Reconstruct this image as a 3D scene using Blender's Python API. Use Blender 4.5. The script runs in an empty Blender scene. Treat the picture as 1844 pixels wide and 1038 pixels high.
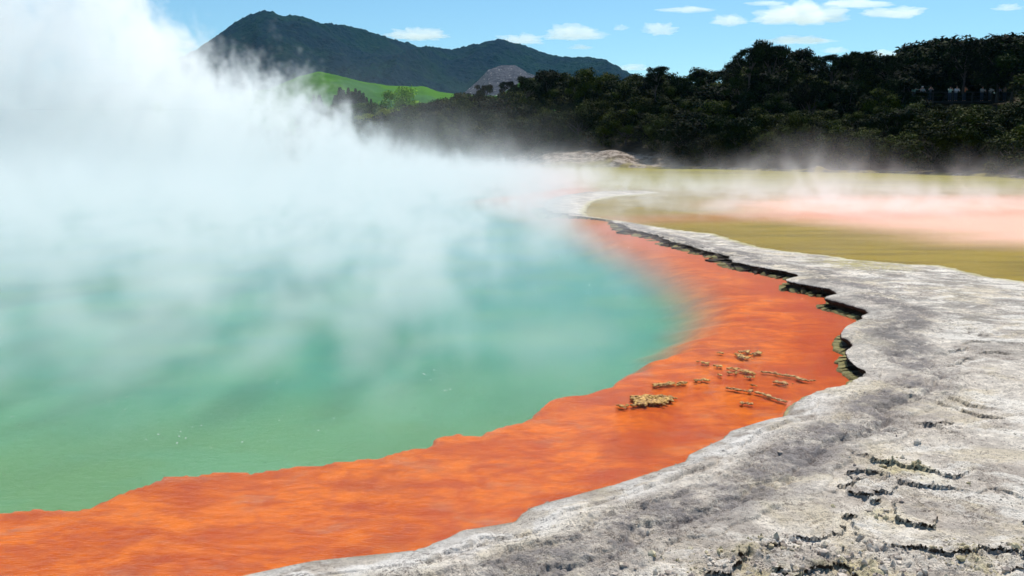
import bpy, bmesh, math, random
import numpy as np
from mathutils import Vector, Matrix

# ------------------------------------------------------------------ camera, sky, sun, exposure
sc = bpy.context.scene
R = math.radians
CAMZ = 2.5
PITCH = math.atan(254 / 1597)
cam_d = bpy.data.cameras.new("camera"); cam = bpy.data.objects.new("camera", cam_d)
sc.collection.objects.link(cam); sc.camera = cam
cam.location = (0, 0, CAMZ); cam.rotation_euler = (math.pi / 2 - PITCH, 0, 0)
cam_d.sensor_width = 36; cam_d.lens = 36 * 1597 / 1844
cam_d.clip_start = 0.1; cam_d.clip_end = 30000

SUN_EL, SUN_AZ = 56, 24          # azimuth measured clockwise from +Y (the view direction)
w = bpy.data.worlds.new("World"); sc.world = w; w.use_nodes = True
wn = w.node_tree; bg = wn.nodes["Background"]
sky = wn.nodes.new("ShaderNodeTexSky"); sky.sky_type = 'NISHITA'; sky.sun_disc = False
sky.sun_elevation = R(SUN_EL); sky.sun_rotation = R(SUN_AZ)
sky.air_density = 1.0; sky.dust_density = 0.2; sky.ozone_density = 2.2; sky.altitude = 300
tint = wn.nodes.new("ShaderNodeMix"); tint.data_type = 'RGBA'; tint.blend_type = 'MULTIPLY'
tint.inputs[0].default_value = 1.0
wn.links.new(sky.outputs[0], tint.inputs[6]); tint.inputs[7].default_value = (0.72, 1.0, 1.06, 1)
wn.links.new(tint.outputs[2], bg.inputs[0])
bg.inputs[1].default_value = 0.08

sl = bpy.data.lights.new("sun", 'SUN'); sun = bpy.data.objects.new("sun", sl); sc.collection.objects.link(sun)
sl.energy = 4.0; sl.angle = R(0.53); sl.color = (1.0, 0.94, 0.86)
sd = Vector((math.sin(R(SUN_AZ)) * math.cos(R(SUN_EL)), math.cos(R(SUN_AZ)) * math.cos(R(SUN_EL)), math.sin(R(SUN_EL))))
sun.rotation_euler = sd.to_track_quat('Z', 'Y').to_euler()
sun.location = sd * 50

sc.view_settings.view_transform = 'Standard'; sc.view_settings.look = 'None'
sc.view_settings.exposure = 0.5; sc.view_settings.gamma = 1.0
cy = sc.cycles
cy.max_bounces = 14; cy.diffuse_bounces = 2; cy.glossy_bounces = 3; cy.transmission_bounces = 4
cy.transparent_max_bounces = 12; cy.volume_bounces = 12; cy.volume_step_rate = 2.0; cy.volume_max_steps = 400
cy.caustics_reflective = False; cy.caustics_refractive = False; cy.sample_clamp_indirect = 6
cy.use_denoising = True

# ------------------------------------------------------------------ helpers
rng = np.random.default_rng(7); random.seed(7)
CT, ST = math.cos(PITCH), math.sin(PITCH)
def ray(px, py):
    u = (px - 922) / 1597; v = (519 - py) / 1597
    return np.array([u, CT + v * ST, -ST + v * CT])
def gp(px, py, z=0.0):            # where the sight line of a photo pixel meets height z
    d = ray(px, py); t = (z - CAMZ) / d[2]; return (d[0] * t, d[1] * t)
def xz(px, py, Y):                # x and z of a photo pixel at distance Y
    d = ray(px, py); t = Y / d[1]; return d[0] * t, CAMZ + d[2] * t
def pxof(x, y, k=1.0125): return 922 + 1597 * x / y * k    # good above the horizon
def elev(py):
    v = (519 - np.asarray(py, float)) / 1597; return (-ST + v * CT) / (CT + v * ST)

class Perlin:
    def __init__(s, seed):
        r = np.random.default_rng(seed); s.p = np.tile(r.permutation(256), 3)
        a = r.random(256) * 2 * np.pi; s.g = np.stack([np.cos(a), np.sin(a)], 1)
    def n2(s, x, y):
        xi = np.floor(x).astype(int); yi = np.floor(y).astype(int); xf = x - xi; yf = y - yi
        u = xf**3 * (xf * (xf * 6 - 15) + 10); v = yf**3 * (yf * (yf * 6 - 15) + 10)
        def gr(ix, iy, dx, dy):
            g = s.g[s.p[s.p[ix & 255] + (iy & 255)]]; return g[..., 0] * dx + g[..., 1] * dy
        a = gr(xi, yi, xf, yf); b = gr(xi + 1, yi, xf - 1, yf); c = gr(xi, yi + 1, xf, yf - 1); d = gr(xi + 1, yi + 1, xf - 1, yf - 1)
        return (a + u * (b - a) + v * ((c + u * (d - c)) - (a + u * (b - a)))) * 1.5
    def fbm(s, x, y, oct=4, gain=0.5):
        t = 0; a = 1.0; f = 1.0; tot = 0
        for k in range(oct):
            t = t + a * s.n2(x * f + 17.3 * k, y * f - 9.1 * k); tot += a; a *= gain; f *= 2.03
        return t / tot
    def cell(s, x, y):            # worley distance to nearest feature point
        xi = np.floor(x).astype(int); yi = np.floor(y).astype(int); best = np.full(np.shape(x), 9.0)
        for i in (-1, 0, 1):
            for j in (-1, 0, 1):
                h = s.p[s.p[(xi + i) & 255] + ((yi + j) & 255)]; h2 = s.p[h + 91]
                dx = xi + i + h / 256 - x; dy = yi + j + h2 / 256 - y
                best = np.minimum(best, dx * dx + dy * dy)
        return np.sqrt(best)
P1, P2, P3, P4 = Perlin(1), Perlin(2), Perlin(3), Perlin(4)
def sstep(a, b, x):
    t = np.clip((x - a) / (b - a), 0, 1); return t * t * (3 - 2 * t)

def mesh_np(name, V, F, mat, smooth=True, attrs=None):
    V = np.asarray(V, dtype=np.float32); F = np.asarray(F, dtype=np.int32)
    k = F.shape[1]; me = bpy.data.meshes.new(name)
    me.vertices.add(len(V)); me.vertices.foreach_set("co", V.ravel())
    me.loops.add(F.size); me.loops.foreach_set("vertex_index", F.ravel())
    me.polygons.add(len(F)); me.polygons.foreach_set("loop_start", np.arange(0, F.size, k, dtype=np.int32))
    me.polygons.foreach_set("loop_total", np.full(len(F), k, dtype=np.int32))
    me.polygons.foreach_set("use_smooth", np.full(len(F), smooth))
    for n, a in (attrs or {}).items():
        at = me.attributes.new(n, 'FLOAT', 'POINT'); at.data.foreach_set("value", np.asarray(a, dtype=np.float32).ravel())
    me.update(); me.validate()
    if mat: me.materials.append(mat)
    return me
def link(name, me, parent=None, loc=None):
    o = bpy.data.objects.new(name, me); sc.collection.objects.link(o)
    if parent: o.parent = parent
    if loc is not None: o.location = loc
    return o
def props(o, label=None, cat=None, group=None, kind=None):
    if label: o["label"] = label
    if cat: o["category"] = cat
    if group: o["group"] = group
    if kind: o["kind"] = kind
    return o
def empty(name, loc, label, cat, group=None, rz=0, s=1):
    o = bpy.data.objects.new(name, None); sc.collection.objects.link(o); o.empty_display_size = .2
    o.location = loc; o.rotation_euler = (0, 0, rz); o.scale = (s, s, s) if not hasattr(s, '__len__') else s
    return props(o, label, cat, group)
def grid_faces(m, n, keep=None):  # m rows x n cols
    i = np.arange(m - 1)[:, None] * n + np.arange(n - 1)[None, :]
    F = np.stack([i, i + 1, i + n + 1, i + n], -1)
    return F[keep] if keep is not None else F.reshape(-1, 4)
def compact(V, F, attrs):
    used = np.unique(F); m = np.full(len(V), -1); m[used] = np.arange(len(used))
    return V[used], m[F], {k: a[used] for k, a in attrs.items()}
def sdist(poly, X, Y):            # signed distance to polygon, positive inside
    poly = np.asarray(poly, float); A = poly; B = np.roll(poly, -1, 0)
    d2 = np.full(X.shape, 1e18); ins = np.zeros(X.shape, bool)
    for (ax, ay), (bx, by) in zip(A, B):
        ex, ey = bx - ax, by - ay; L = ex * ex + ey * ey + 1e-12
        t = np.clip(((X - ax) * ex + (Y - ay) * ey) / L, 0, 1)
        d2 = np.minimum(d2, (ax + t * ex - X)**2 + (ay + t * ey - Y)**2)
        c = (ay > Y) != (by > Y)
        if abs(ey) > 1e-12: ins ^= c & (X < ex * (Y - ay) / ey + ax)
    return np.where(ins, 1, -1) * np.sqrt(d2)

class N:                          # small node helper
    def __init__(s, name, tree=None):
        if tree is None:
            s.m = bpy.data.materials.new(name); s.m.use_nodes = True; s.t = s.m.node_tree
            s.t.nodes.clear(); s.out = s.t.nodes.new("ShaderNodeOutputMaterial")
        else: s.t = tree
    def node(s, typ, ins=None, **kw):
        n = s.t.nodes.new(typ)
        for k, v in kw.items(): setattr(n, k, v)
        for k, v in (ins or {}).items(): s.set(n.inputs[k], v)
        return n
    def set(s, sock, v):
        if isinstance(v, bpy.types.NodeSocket): s.t.links.new(v, sock)
        elif hasattr(v, '__len__') and sock.type == 'RGBA' and len(v) == 3: sock.default_value = (*v, 1)
        else: sock.default_value = v
    def math(s, op, a, b=0.0, c=None, clamp=False):
        n = s.node("ShaderNodeMath", {0: a, 1: b}, operation=op, use_clamp=clamp)
        if c is not None: s.set(n.inputs[2], c)
        return n.outputs[0]
    def noise(s, vec=None, scale=1, detail=4, rough=.55, dist=0, dims='3D'):
        n = s.node("ShaderNodeTexNoise", {'Scale': scale, 'Detail': detail, 'Roughness': rough, 'Distortion': dist}, noise_dimensions=dims)
        if vec is not None: s.set(n.inputs['Vector'], vec)
        return n.outputs[0]
    def map(s, v, a, b, c=0, d=1, sm=True):
        n = s.node("ShaderNodeMapRange", {0: v, 1: a, 2: b, 3: c, 4: d}, interpolation_type='SMOOTHSTEP' if sm else 'LINEAR'); return n.outputs[0]
    def mix(s, f, a, b, mode='MIX'):
        n = s.node("ShaderNodeMix", data_type='RGBA', blend_type=mode)
        s.set(n.inputs[0], f); s.set(n.inputs[6], a); s.set(n.inputs[7], b); return n.outputs[2]
    def attr(s, name): return s.node("ShaderNodeAttribute", attribute_name=name).outputs['Fac']
    def pos(s): return s.node("ShaderNodeNewGeometry").outputs['Position']
    def vscale(s, v, sx, sy, sz):
        return s.node("ShaderNodeVectorMath", {0: v, 1: (sx, sy, sz)}, operation='MULTIPLY').outputs[0]
    def bump(s, h, strength, dist):
        return s.node("ShaderNodeBump", {'Height': h, 'Strength': strength, 'Distance': dist}).outputs[0]
    def bsdf(s, col, rough=.9, normal=None, spec=.3, **kw):
        n = s.node("ShaderNodeBsdfPrincipled", {'Base Color': col, 'Roughness': rough, 'Specular IOR Level': spec})
        if normal is not None: s.set(n.inputs['Normal'], normal)
        for k, v in kw.items(): s.set(n.inputs[k], v)
        s.t.links.new(n.outputs[0], s.out.inputs[0]); return n

def simple(name, col, rough=.8, var=0.25, scale=6.0):
    n = N(name); f = n.noise(n.pos(), scale, 4)
    c = n.mix(n.map(f, .3, .7), tuple(x * (1 - var) for x in col), tuple(min(1, x * (1 + var)) for x in col))
    n.bsdf(c, rough); return n.m

# ------------------------------------------------------------------ the shoreline, traced and laid on the ground
LZ = 0.15
near = [(430,1038),(520,1018),(565,1009),(640,1001),(690,996),(743,990),(804,968),(830,954),(883,945),(925,938),(937,924),(959,911),(990,901),
 (1039,888),(1092,873),(1142,858),(1189,841),(1231,828),(1236,816),(1262,803),(1299,785),(1309,772),(1325,767),(1356,756),(1382,748),(1416,742),
 (1417,730),(1416,718),(1431,709),(1455,698),(1473,691),(1507,686),(1524,677),(1540,665),(1528,659),(1513,643),(1509,630),(1523,619),(1518,612),
 (1504,608),(1503,598),(1510,588),(1525,581),(1544,574),(1538,569),(1553,564),(1548,560),(1520,551),(1475,539),(1475,534),(1496,529),(1483,521),
 (1463,518),(1405,508),(1403,502),(1424,495),(1401,489),(1359,483),(1296,470),(1287,459),(1254,453),(1211,440),(1192,437),(1162,425),(1113,414),
 (1104,407),(1097,401),(1093,394),(1047,389),(975,383),(959,375),(969,361),(1001,352),(1047,346),(1129,343),(1178,343)]
right = [(1190,345),(1150,349),(1100,352),(1067,361),(1058,370),(1052,379),(1060,386),(1096,391),(1162,401),(1227,411),(1286,417),(1326,429),(1375,442),(1424,448),
 (1500,456),(1538,462),(1575,465),(1638,470),(1693,472),(1738,482),(1775,491),(1844,501),(1950,518),(2150,545)]
def zof(py): return float(np.interp(py, [345, 430, 500, 620, 760, 1040], [.07, .07, .12, .14, .07, .05]))
poolshore = [gp(a, b, zof(b)) for a, b in near]
pondshore = [gp(a, b, 0.08) for a, b in right]
land = [(-40, -14), (-9, 1.2), (-4.5, 3.25), (-2.6, 3.85)] + poolshore + pondshore + [(30, 14.5), (60, 12), (60, -14)]
# distances to the two shores
def seg_dist(pts, X, Y):
    d2 = np.full(X.shape, 1e18)
    for (ax, ay), (bx, by) in zip(pts[:-1], pts[1:]):
        ex, ey = bx - ax, by - ay; L = ex * ex + ey * ey + 1e-12
        t = np.clip(((X - ax) * ex + (Y - ay) * ey) / L, 0, 1)
        d2 = np.minimum(d2, (ax + t * ex - X)**2 + (ay + t * ey - Y)**2)
    return np.sqrt(d2)

# ------------------------------------------------------------------ sinter terrace
def land_height(X, Y):
    jx = 0.06 * P1.fbm(X * 3.2, Y * 3.2, 3) + .022 * P2.fbm(X * 11, Y * 11, 3); s = sdist(land, X, Y) + jx * np.clip(Y / 9, .5, 3)
    d1 = seg_dist([(-40, -14), (-9, 1.2), (-4.5, 3.25), (-2.6, 3.85)] + poolshore, X, Y) * np.sign(s)
    d2 = seg_dist(pondshore + [(30, 14.5), (60, 12)], X, Y) * np.sign(s)
    far = sstep(7.5, 12, Y)
    # pool ledge: abrupt at the far side, low rounded lip at the near side
    top = 0.055 + 0.09 * far * sstep(21, 12, Y)
    edge = 0.012 + 0.0075 * Y * sstep(6, 9, Y)
    ledge = top * sstep(-.01, edge * 1.1, d1) + (0.02 + .02 * (1 - far)) * sstep(0, .5, d1)
    h = ledge
    # gentle fall to the pond on the right
    pond = 0.01 + 0.14 * sstep(0, 3.2, d2)
    inland = 0.10 * sstep(0.8, 6, np.minimum(np.abs(d1), np.abs(d2) + 1.0))
    h = np.where(s > 0, np.minimum(h, pond), h)
    # large undulation, layered crust steps
    n1 = P2.fbm(X * .55, Y * .42, 4); n2 = P3.fbm(X * 1.6 + 4, Y * 1.3, 4)
    on = sstep(0.06, .5, s)
    h = h + on * (inland * .6 * sstep(30, 15, Y) + .03 * n1 * sstep(.1, 1.2, s) * sstep(16, 8, Y))
    t = n1 * 2.6 + n2 * .9 + .17 * P1.fbm(X * 5, Y * 5, 4, .5) + np.clip(Y, 0, 12) * 1.25 + .25 * X + 3
    fr = t - np.floor(t)
    inl = sstep(.75, 1.3, s)
    amp = .036 * sstep(-.22, .12, P1.fbm(X * .9 + 7, Y * .9, 3)) * sstep(16, 8, Y) * inl
    lay = amp * (sstep(.965, .985, fr) - fr * .85 + .25 * np.exp(-((fr - 1.0) / .05)**2) * (fr > .985))
    h = h + lay
    t2 = (n2 * 2.2 + n1 * 1.5 + .25 * P4.fbm(X * 7, Y * 7, 4, .6) + Y * .5) * 2.6; f2 = t2 - np.floor(t2)
    a2 = .013 * sstep(-.1, .2, P3.fbm(X * 1.3 + 2, Y * 1.3, 3)) * sstep(15, 9, Y) * sstep(.1, .4, s)
    h = h + a2 * (sstep(.93, .98, f2) - f2)
    lip = amp / .036 * .026 * sstep(.72, .965, fr) * (fr < .984)      # the plate edges are hollowed out below
    # raised grooved rim band parallel to the pool, near side
    rim = np.exp(-((d1 - .30) / .16)**2) * .028 + np.exp(-((d1 - .62 - .1 * n1) / .12)**2) * .035 - np.exp(-((d1 - .85) / .10)**2) * .02
    ck = .5 * P1.fbm(X * 2, Y * 2, 4) + .12 * P2.fbm(X * 9, Y * 9, 3)
    crk = np.exp(-((d1 - .27 - .16 * ck) / .010)**2) * (ck > -.05) + np.exp(-((d1 - .50 + .2 * ck) / .014)**2) + np.exp(-((d1 - .86 - .2 * ck) / .016)**2) * (ck < .1)
    h = h - crk * .022 * sstep(11, 9, Y)
    q3 = (d1 + .20 * ck + .05 * P4.fbm(X * 6, Y * 6, 3)) / .27; f3 = q3 - np.floor(q3); kq = np.floor(q3)
    a3 = (.036 - .016 * far) * sstep(.10, .2, d1) * sstep(1.35, 1.0, d1) * sstep(-.35, .05, P2.fbm(X * 1.6 + 3 * kq, Y * 1.6, 2)) * sstep(18, 10, Y)
    h = h + a3 * (sstep(0, .9, f3) * .8 - .4) * (f3 < .93) + a3 * np.where(f3 >= .93, .4 - .8 * sstep(.93, .98, f3), 0)
    h = h + .5 * rim * (1 - .6 * far) * (.6 + .8 * np.clip(P4.fbm(X * 2.2, Y * 2.2, 3) + .5, 0, 1)) * sstep(0, .1, s)
    # crumbly clods
    cm = sstep(.0, .25, P4.fbm(X * .8 + 9, Y * .8, 3) + .30 * sstep(6.5, 4.6, Y) + .12 * sstep(.5, 2.5, X) - .12) * sstep(.9, 1.5, s) * sstep(8.5, 6, Y)
    c1 = 1 - P1.cell(X * 9, Y * 9) * 1.5; c2 = 1 - P2.cell(X * 21, Y * 21) * 1.4
    h = h + cm * (np.clip(c1, 0, 1)**1.3 * .045 * np.clip(P3.fbm(X * 3, Y * 3, 2) + .5, 0, 1) + np.clip(c2, 0, 1) * .014)
    # ridged crackle over everything, stretched across the slope
    r1 = 1 - np.abs(P3.fbm(X * 3.5, Y * 4.0, 5, .6)) * 2.4
    r2 = -np.abs(P4.fbm(X * 11, Y * 13, 4, .65)) * 2 + .4
    rough = .3 + .8 * sstep(.30, .5, d1) * sstep(1.15, .85, d1) + .65 * sstep(-.12, .22, P2.fbm(X * 1.1 + 3, Y * 1.1, 3) + .5 * cm)
    h = h + sstep(0.0, .15, s) * rough * (.014 * r1 + .018 * r2)
    h = h + np.clip((s + .012) * 6, -.35, 0)
    sl = np.clip(s, -9, 9)
    return h, d1, d2, cm, lip, s

u_all = np.concatenate([np.arange(-.86, -.62, .012), np.arange(-.62, .66, .0017), np.arange(.66, 1.1, .01)])
def terrace_block(v, u):
    Yg = (CAMZ / v)[:, None] * np.ones(len(u)); Xg = Yg * u[None, :]
    h, d1, d2, cm, lay, s = land_height(Xg, Yg)
    ok = (s > -.5) & (Xg < 59)
    keep = ok[:-1, :-1] & ok[1:, :-1] & ok[:-1, 1:] & ok[1:, 1:]
    # the pool side overhangs: below the lip the face is cut back under the crust
    gx = np.gradient(s, axis=1) ; gy_ = np.gradient(s, axis=0); dxu = np.gradient(Xg, axis=1); dyv = np.gradient(Yg, axis=0); dxv = np.gradient(Xg, axis=0)
    gX = gx / dxu; gY = (gy_ - gX * dxv) / dyv; gl = np.hypot(gX, gY) + 1e-6
    cut = (.06 + .012 * Yg) * np.clip(1 - h / .10, 0, 1)**.6 * sstep(.5, .2, np.abs(s)) * sstep(7.5, 10, Yg) * (1 + .3 * P1.n2(Xg * 2.5, Yg * 2.5)) * (d2 > .8)
    V = np.stack([Xg + gX / gl * cut + .2 * lay, Yg + gY / gl * cut + lay, h], -1).reshape(-1, 3)
    return compact(V, grid_faces(*Xg.shape, keep), dict(dpool=d1.ravel(), dpond=d2.ravel(), clod=cm.ravel()))
b1 = terrace_block(np.concatenate([np.arange(1.05, .541, -.004), np.arange(.54, .3005, -.0009), [.3]]), u_all)
b2 = terrace_block(np.concatenate([[.3], np.arange(.2994, .12, -.0006), np.arange(.12, .046, -.00035)]), u_all[u_all > -.02])
Vc = np.concatenate([b1[0], b2[0]]); Fc = np.concatenate([b1[1], b2[1] + len(b1[0])]); Ac = {k: np.concatenate([b1[2][k], b2[2][k]]) for k in b1[2]}

def rock_material():
    n = N("sinter"); p = n.pos(); d = n.attr("dpool"); dp = n.attr("dpond"); cl = n.attr("clod")
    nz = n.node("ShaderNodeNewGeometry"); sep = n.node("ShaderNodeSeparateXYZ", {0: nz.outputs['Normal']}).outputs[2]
    xyz = n.node("ShaderNodeSeparateXYZ", {0: p}).outputs
    st = n.vscale(p, 1, 1.15, 1)
    a = n.noise(st, 1.3, 6, .65, .6); b = n.noise(p, 7, 6, .75, .4); c = n.noise(p, 34, 5, .8)
    col = n.mix(n.map(a, .38, .62), (.58, .51, .43), (.90, .82, .70))
    col = n.mix(n.map(b, .42, .62), n.mix(.45, col, (.25, .22, .20)), col)
    col = n.mix(n.math('MULTIPLY', n.map(n.noise(p, .9, 5, .65, .8), .50, .62), .55), col, (.74, .64, .45))
    # dark fibrous band along the pool
    band = n.math('MULTIPLY', n.map(d, .38, .60), n.map(d, 1.15, .80))
    bandn = n.math('MULTIPLY', band, n.map(n.math('ADD', n.noise(p, 3.2, 5, .7), n.math('MULTIPLY', c, .4)), .55, .78))
    col = n.mix(n.math('MULTIPLY', bandn, .8), col, (.19, .175, .18))
    wet = n.math('MULTIPLY', n.map(xyz[1], 9, 11), n.math('MULTIPLY', n.map(xyz[1], 60, 50), n.map(n.noise(p, 1.6, 6, .8), .42, .56)))
    col = n.mix(n.math('MULTIPLY', wet, .65), col, (.2, .19, .175))
    # white crust on the rim
    crust = n.math('MULTIPLY', n.map(d, .5, .22), n.map(n.noise(p, 2.6, 5, .6, .5), .42, .56))
    crust = n.math('MULTIPLY', crust, n.map(xyz[1], 10, 7, .15, 1))
    col = n.mix(crust, col, (.80, .76, .70))
    w2 = n.math('MULTIPLY', n.map(n.noise(n.vscale(p, .8, 1.2, 1), 1.1, 6, .7, 1.2), .51, .58), n.map(d, .9, 1.3))
    col = n.mix(n.math('MULTIPLY', w2, .7), col, (.88, .83, .74))
    # sulphur tints in the crumbly ground, lichen patch near the pond
    yl = n.math('MULTIPLY', cl, n.map(n.noise(p, 1.7, 5, .6), .46, .62))
    col = n.mix(n.math('MULTIPLY', yl, .6), col, (.62, .53, .24))
    mp = n.node("ShaderNodeVectorMath", {0: p, 1: (7.3, 18.5, .1)}, operation='SUBTRACT').outputs[0]
    mp = n.node("ShaderNodeVectorMath", {0: n.vscale(mp, .8, .55, 1)}, operation='LENGTH').outputs['Value']
    moss = n.math('MULTIPLY', n.map(mp, 1.1, .2), n.map(n.noise(n.vscale(p, 1, .7, 1), 6, 5, .8), .42, .55))
    col = n.mix(n.math('MULTIPLY', moss, .8), col, (.42, .36, .08))
    # fine dark speckle and cracks
    col = n.mix(n.math('MULTIPLY', n.map(c, .44, .39), .65), col, (.15, .125, .11))
    for sc_, wd_, am_ in ((5.5, .016, .8), (15, .022, .6)):
        rn = n.math('ABSOLUTE', n.math('SUBTRACT', n.noise(p, sc_, 5, .65, 1.2), .5))
        ve = n.math('MULTIPLY', n.map(rn, wd_, wd_ * .3), n.map(n.noise(p, 1.9 + sc_ * .05, 3, .6), .46, .56))
        col = n.mix(n.math('MULTIPLY', ve, am_), col, (.12, .095, .08))
    vc = n.node("ShaderNodeTexVoronoi", {'Scale': 5, 'Vector': n.node("ShaderNodeVectorMath", {0: n.vscale(p, 1, 1.8, 1), 1: n.node("ShaderNodeVectorMath", {0: n.node("ShaderNodeTexNoise", {'Vector': p, 'Scale': 4, 'Detail': 4}).outputs['Color'], 1: (.8, .8, .8)}, operation='MULTIPLY').outputs[0]}, operation='ADD').outputs[0]}, feature='DISTANCE_TO_EDGE').outputs['Distance']
    crack = n.math('MULTIPLY', n.map(vc, .035, .0), n.map(n.noise(p, 1.5, 3), .5, .62))
    col = n.mix(n.math('MULTIPLY', crack, .7), col, (.10, .09, .085))
    # steep broken faces: dark algae stain with their shade painted in, the waterline carries an olive film
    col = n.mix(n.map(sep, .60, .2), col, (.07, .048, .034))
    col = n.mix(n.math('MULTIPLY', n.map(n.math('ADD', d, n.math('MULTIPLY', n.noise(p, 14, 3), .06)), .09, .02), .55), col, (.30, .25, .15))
    col = n.mix(n.math('MULTIPLY', n.math('MULTIPLY', n.map(xyz[2], .10, .06), n.map(xyz[1], 8.6, 9.8, .25, 1)), n.map(d, .25, .12)), col, (.06, .042, .026))  # ledge foot: dark wet mineral plus the undercut's shade painted in
    col = n.mix(n.math('MULTIPLY', n.map(dp, .35, .05), .6), col, (.45, .40, .15))
    hb = n.math('ADD', n.math('MULTIPLY', c, .6), n.math('MULTIPLY', n.noise(p, 90, 3, .7), .5))
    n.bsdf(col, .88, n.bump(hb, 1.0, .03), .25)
    return n.m
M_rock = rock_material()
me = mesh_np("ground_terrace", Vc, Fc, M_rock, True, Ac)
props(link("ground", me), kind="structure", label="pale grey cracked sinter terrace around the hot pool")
# the terrace behind and beside the viewer
xs = np.linspace(-40, 60, 120); ys = np.linspace(-14, CAMZ / 1.05, 24); X, Y = np.meshgrid(xs, ys)
h, d1, d2, cm, lay, s = land_height(X, Y)
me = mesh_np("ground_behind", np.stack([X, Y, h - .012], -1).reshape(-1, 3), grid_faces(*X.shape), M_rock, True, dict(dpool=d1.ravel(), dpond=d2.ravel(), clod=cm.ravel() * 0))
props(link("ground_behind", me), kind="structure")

# ------------------------------------------------------------------ pool bed: orange shelf, turquoise deep, olive pond floor
orange = [(-250,985),(-120,950),(0,925),(60,912),(140,915),(200,895),(255,876),(300,862),(350,855),(420,850),(480,846),(520,840),(560,830),(600,826),(640,823),(690,822),(715,812),(740,806),
 (762,803),(770,795),(790,785),(830,780),(870,780),(900,768),(940,750),(962,730),(990,715),(1040,706),(1080,690),(1130,660),(1190,625),(1230,590),(1250,560),
 (1235,530),(1200,500),(1150,470),(1080,440),(1030,410),(980,392),(940,380)]
ol = [gp(a, b, -.03) for a, b in orange]
deep = [(-9, 3.9)] + ol + [(-2, 45), (4, 62), (2, 110), (-90, 110), (-90, 4)]
v = np.concatenate([np.arange(.95, .30, -.0026), np.arange(.30, .08, -.0009), np.arange(.08, .0185, -.0012)]); u = np.arange(-1.1, 1.1, .0045)
Yg = (CAMZ / v)[:, None] * np.ones(len(u)); Xg = Yg * u[None, :]
wob = .12 * P1.fbm(Xg * 1.6, Yg * 1.6, 2) + .05 * P1.fbm(Xg * 5, Yg * 5, 3) * sstep(9, 6, Yg) + .05 * P2.fbm(Xg * 6, Yg * 6, 3) * sstep(10, 7, Yg)
sd_ = sdist(deep, Xg, Yg) + wob * np.clip(Yg / 6, .7, 1.4) * sstep(19, 9, Yg)
soft = .035 + .13 * sstep(7.5, 13, Yg) * Yg / 3
shelf = sstep(soft, -soft * 1.2, sd_)
inshelf = sd_ * -1
sl = sdist(land, Xg, Yg)
pondm = sstep(-1.5, 1.5, seg_dist(poolshore, Xg, Yg) - seg_dist(pondshore + [(60, 12)], Xg, Yg) ) * sstep(1.2, 1.8, Xg - (Yg - 50) * .02 + 0 * Yg)
pondm = np.maximum(pondm, sstep(2.5, 6, Xg) * sstep(42, 49, Yg))
Z = -.03 + .008 * P3.fbm(Xg * .8, Yg * .8, 3) - .30 * (1 - shelf) * (1 - pondm)
me = mesh_np("pool_bed", np.stack([Xg, Yg, Z], -1).reshape(-1, 3), grid_faces(*Xg.shape), None, True,
             dict(shelf=shelf.ravel(), dshelf=inshelf.ravel(), pond=pondm.ravel(), dland=(-sl).ravel()))
n = N("pool_bed"); p = n.pos(); sh = n.attr("shelf"); ds = n.attr("dshelf"); pd = n.attr("pond"); dl = n.attr("dland")
xyz = n.node("ShaderNodeSeparateXYZ", {0: p}).outputs
o1 = n.noise(n.vscale(p, 1, 1.8, 1), 1.1, 6, .65, .7); o2 = n.noise(n.vscale(p, 1, 1.3, 1), 5, 6, .75, .8)
org = n.mix(n.map(o1, .35, .65), (.47, .068, .0008), (.74, .165, .0015))
org = n.mix(n.math('MULTIPLY', n.map(o2, .55, .40), .5), org, (.36, .035, .004))
org = n.mix(n.math('MULTIPLY', n.map(n.noise(n.vscale(p, 1, 1.7, 1), 1.6, 5, .65, .3), .54, .68), .4), org, (.40, .17, .11))  # violet-grey patches: reflections on the water painted into the shelf colour
org = n.mix(n.math('MULTIPLY', n.map(n.noise(p, .8, 5, .65, .6), .52, .64), .6), org, (.34, .042, .001))
org = n.mix(n.math('MULTIPLY', n.map(dl, .9, .15), n.map(xyz[1], 8, 10, 0, .7)), org, (.42, .045, .001))  # redder along the ledge: its dark reflection painted into the shelf
org = n.mix(n.map(xyz[1], 10, 24, 0, .45), org, (.66, .26, .16))  # farther shelf turns pinker: mist tint mixed into its colour
org = n.mix(n.math('MULTIPLY', n.map(ds, .16, .0), .35), org, (.60, .20, .07))
gr = n.mix(n.map(n.math('ADD', xyz[1], n.math('MULTIPLY', n.noise(p, .25, 3), 6)), 9.5, 16), (.13, .29, .12), (.05, .27, .20))
gr = n.mix(n.map(xyz[1], 12, 24), gr, (.03, .27, .285))
gr = n.mix(n.math('MULTIPLY', n.map(n.noise(n.vscale(p, 1, 1.6, 1), .45, 5, .6), .42, .62), .45), gr, (.12, .33, .19))
col = n.mix(sh, gr, org)
ol_ = n.mix(n.map(n.noise(n.vscale(p, .3, 1.2, 1), .8, 5, .65), .35, .65), (.19, .130, .0002), (.29, .205, .0006))
pk = n.math('MULTIPLY', n.map(n.math('ADD', dl, n.math('MULTIPLY', n.noise(n.vscale(p, .4, 1, 1), .5, 4), 3)), 4.5, 11), n.map(xyz[1], 50, 40))
ol_ = n.mix(n.map(xyz[1], 50, 60), ol_, (.27, .235, .004))
pc = n.mix(pk, ol_, (.85, .50, .37))  # pink stands for mist over an orange floor, painted into the pond bed
ls = n.math('MULTIPLY', n.map(n.noise(n.vscale(p, .03, .5, 1), 1.0, 4, .7), .52, .62), n.map(xyz[1], 48, 56))
pc = n.mix(n.math('MULTIPLY', ls, .8), pc, (.12, .09, .015))
col = n.mix(pd, col, pc)
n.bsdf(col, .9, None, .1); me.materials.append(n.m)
props(link("pool_bed", me), kind="structure", label="orange mineral shelf and turquoise deep floor of the pool")

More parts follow.
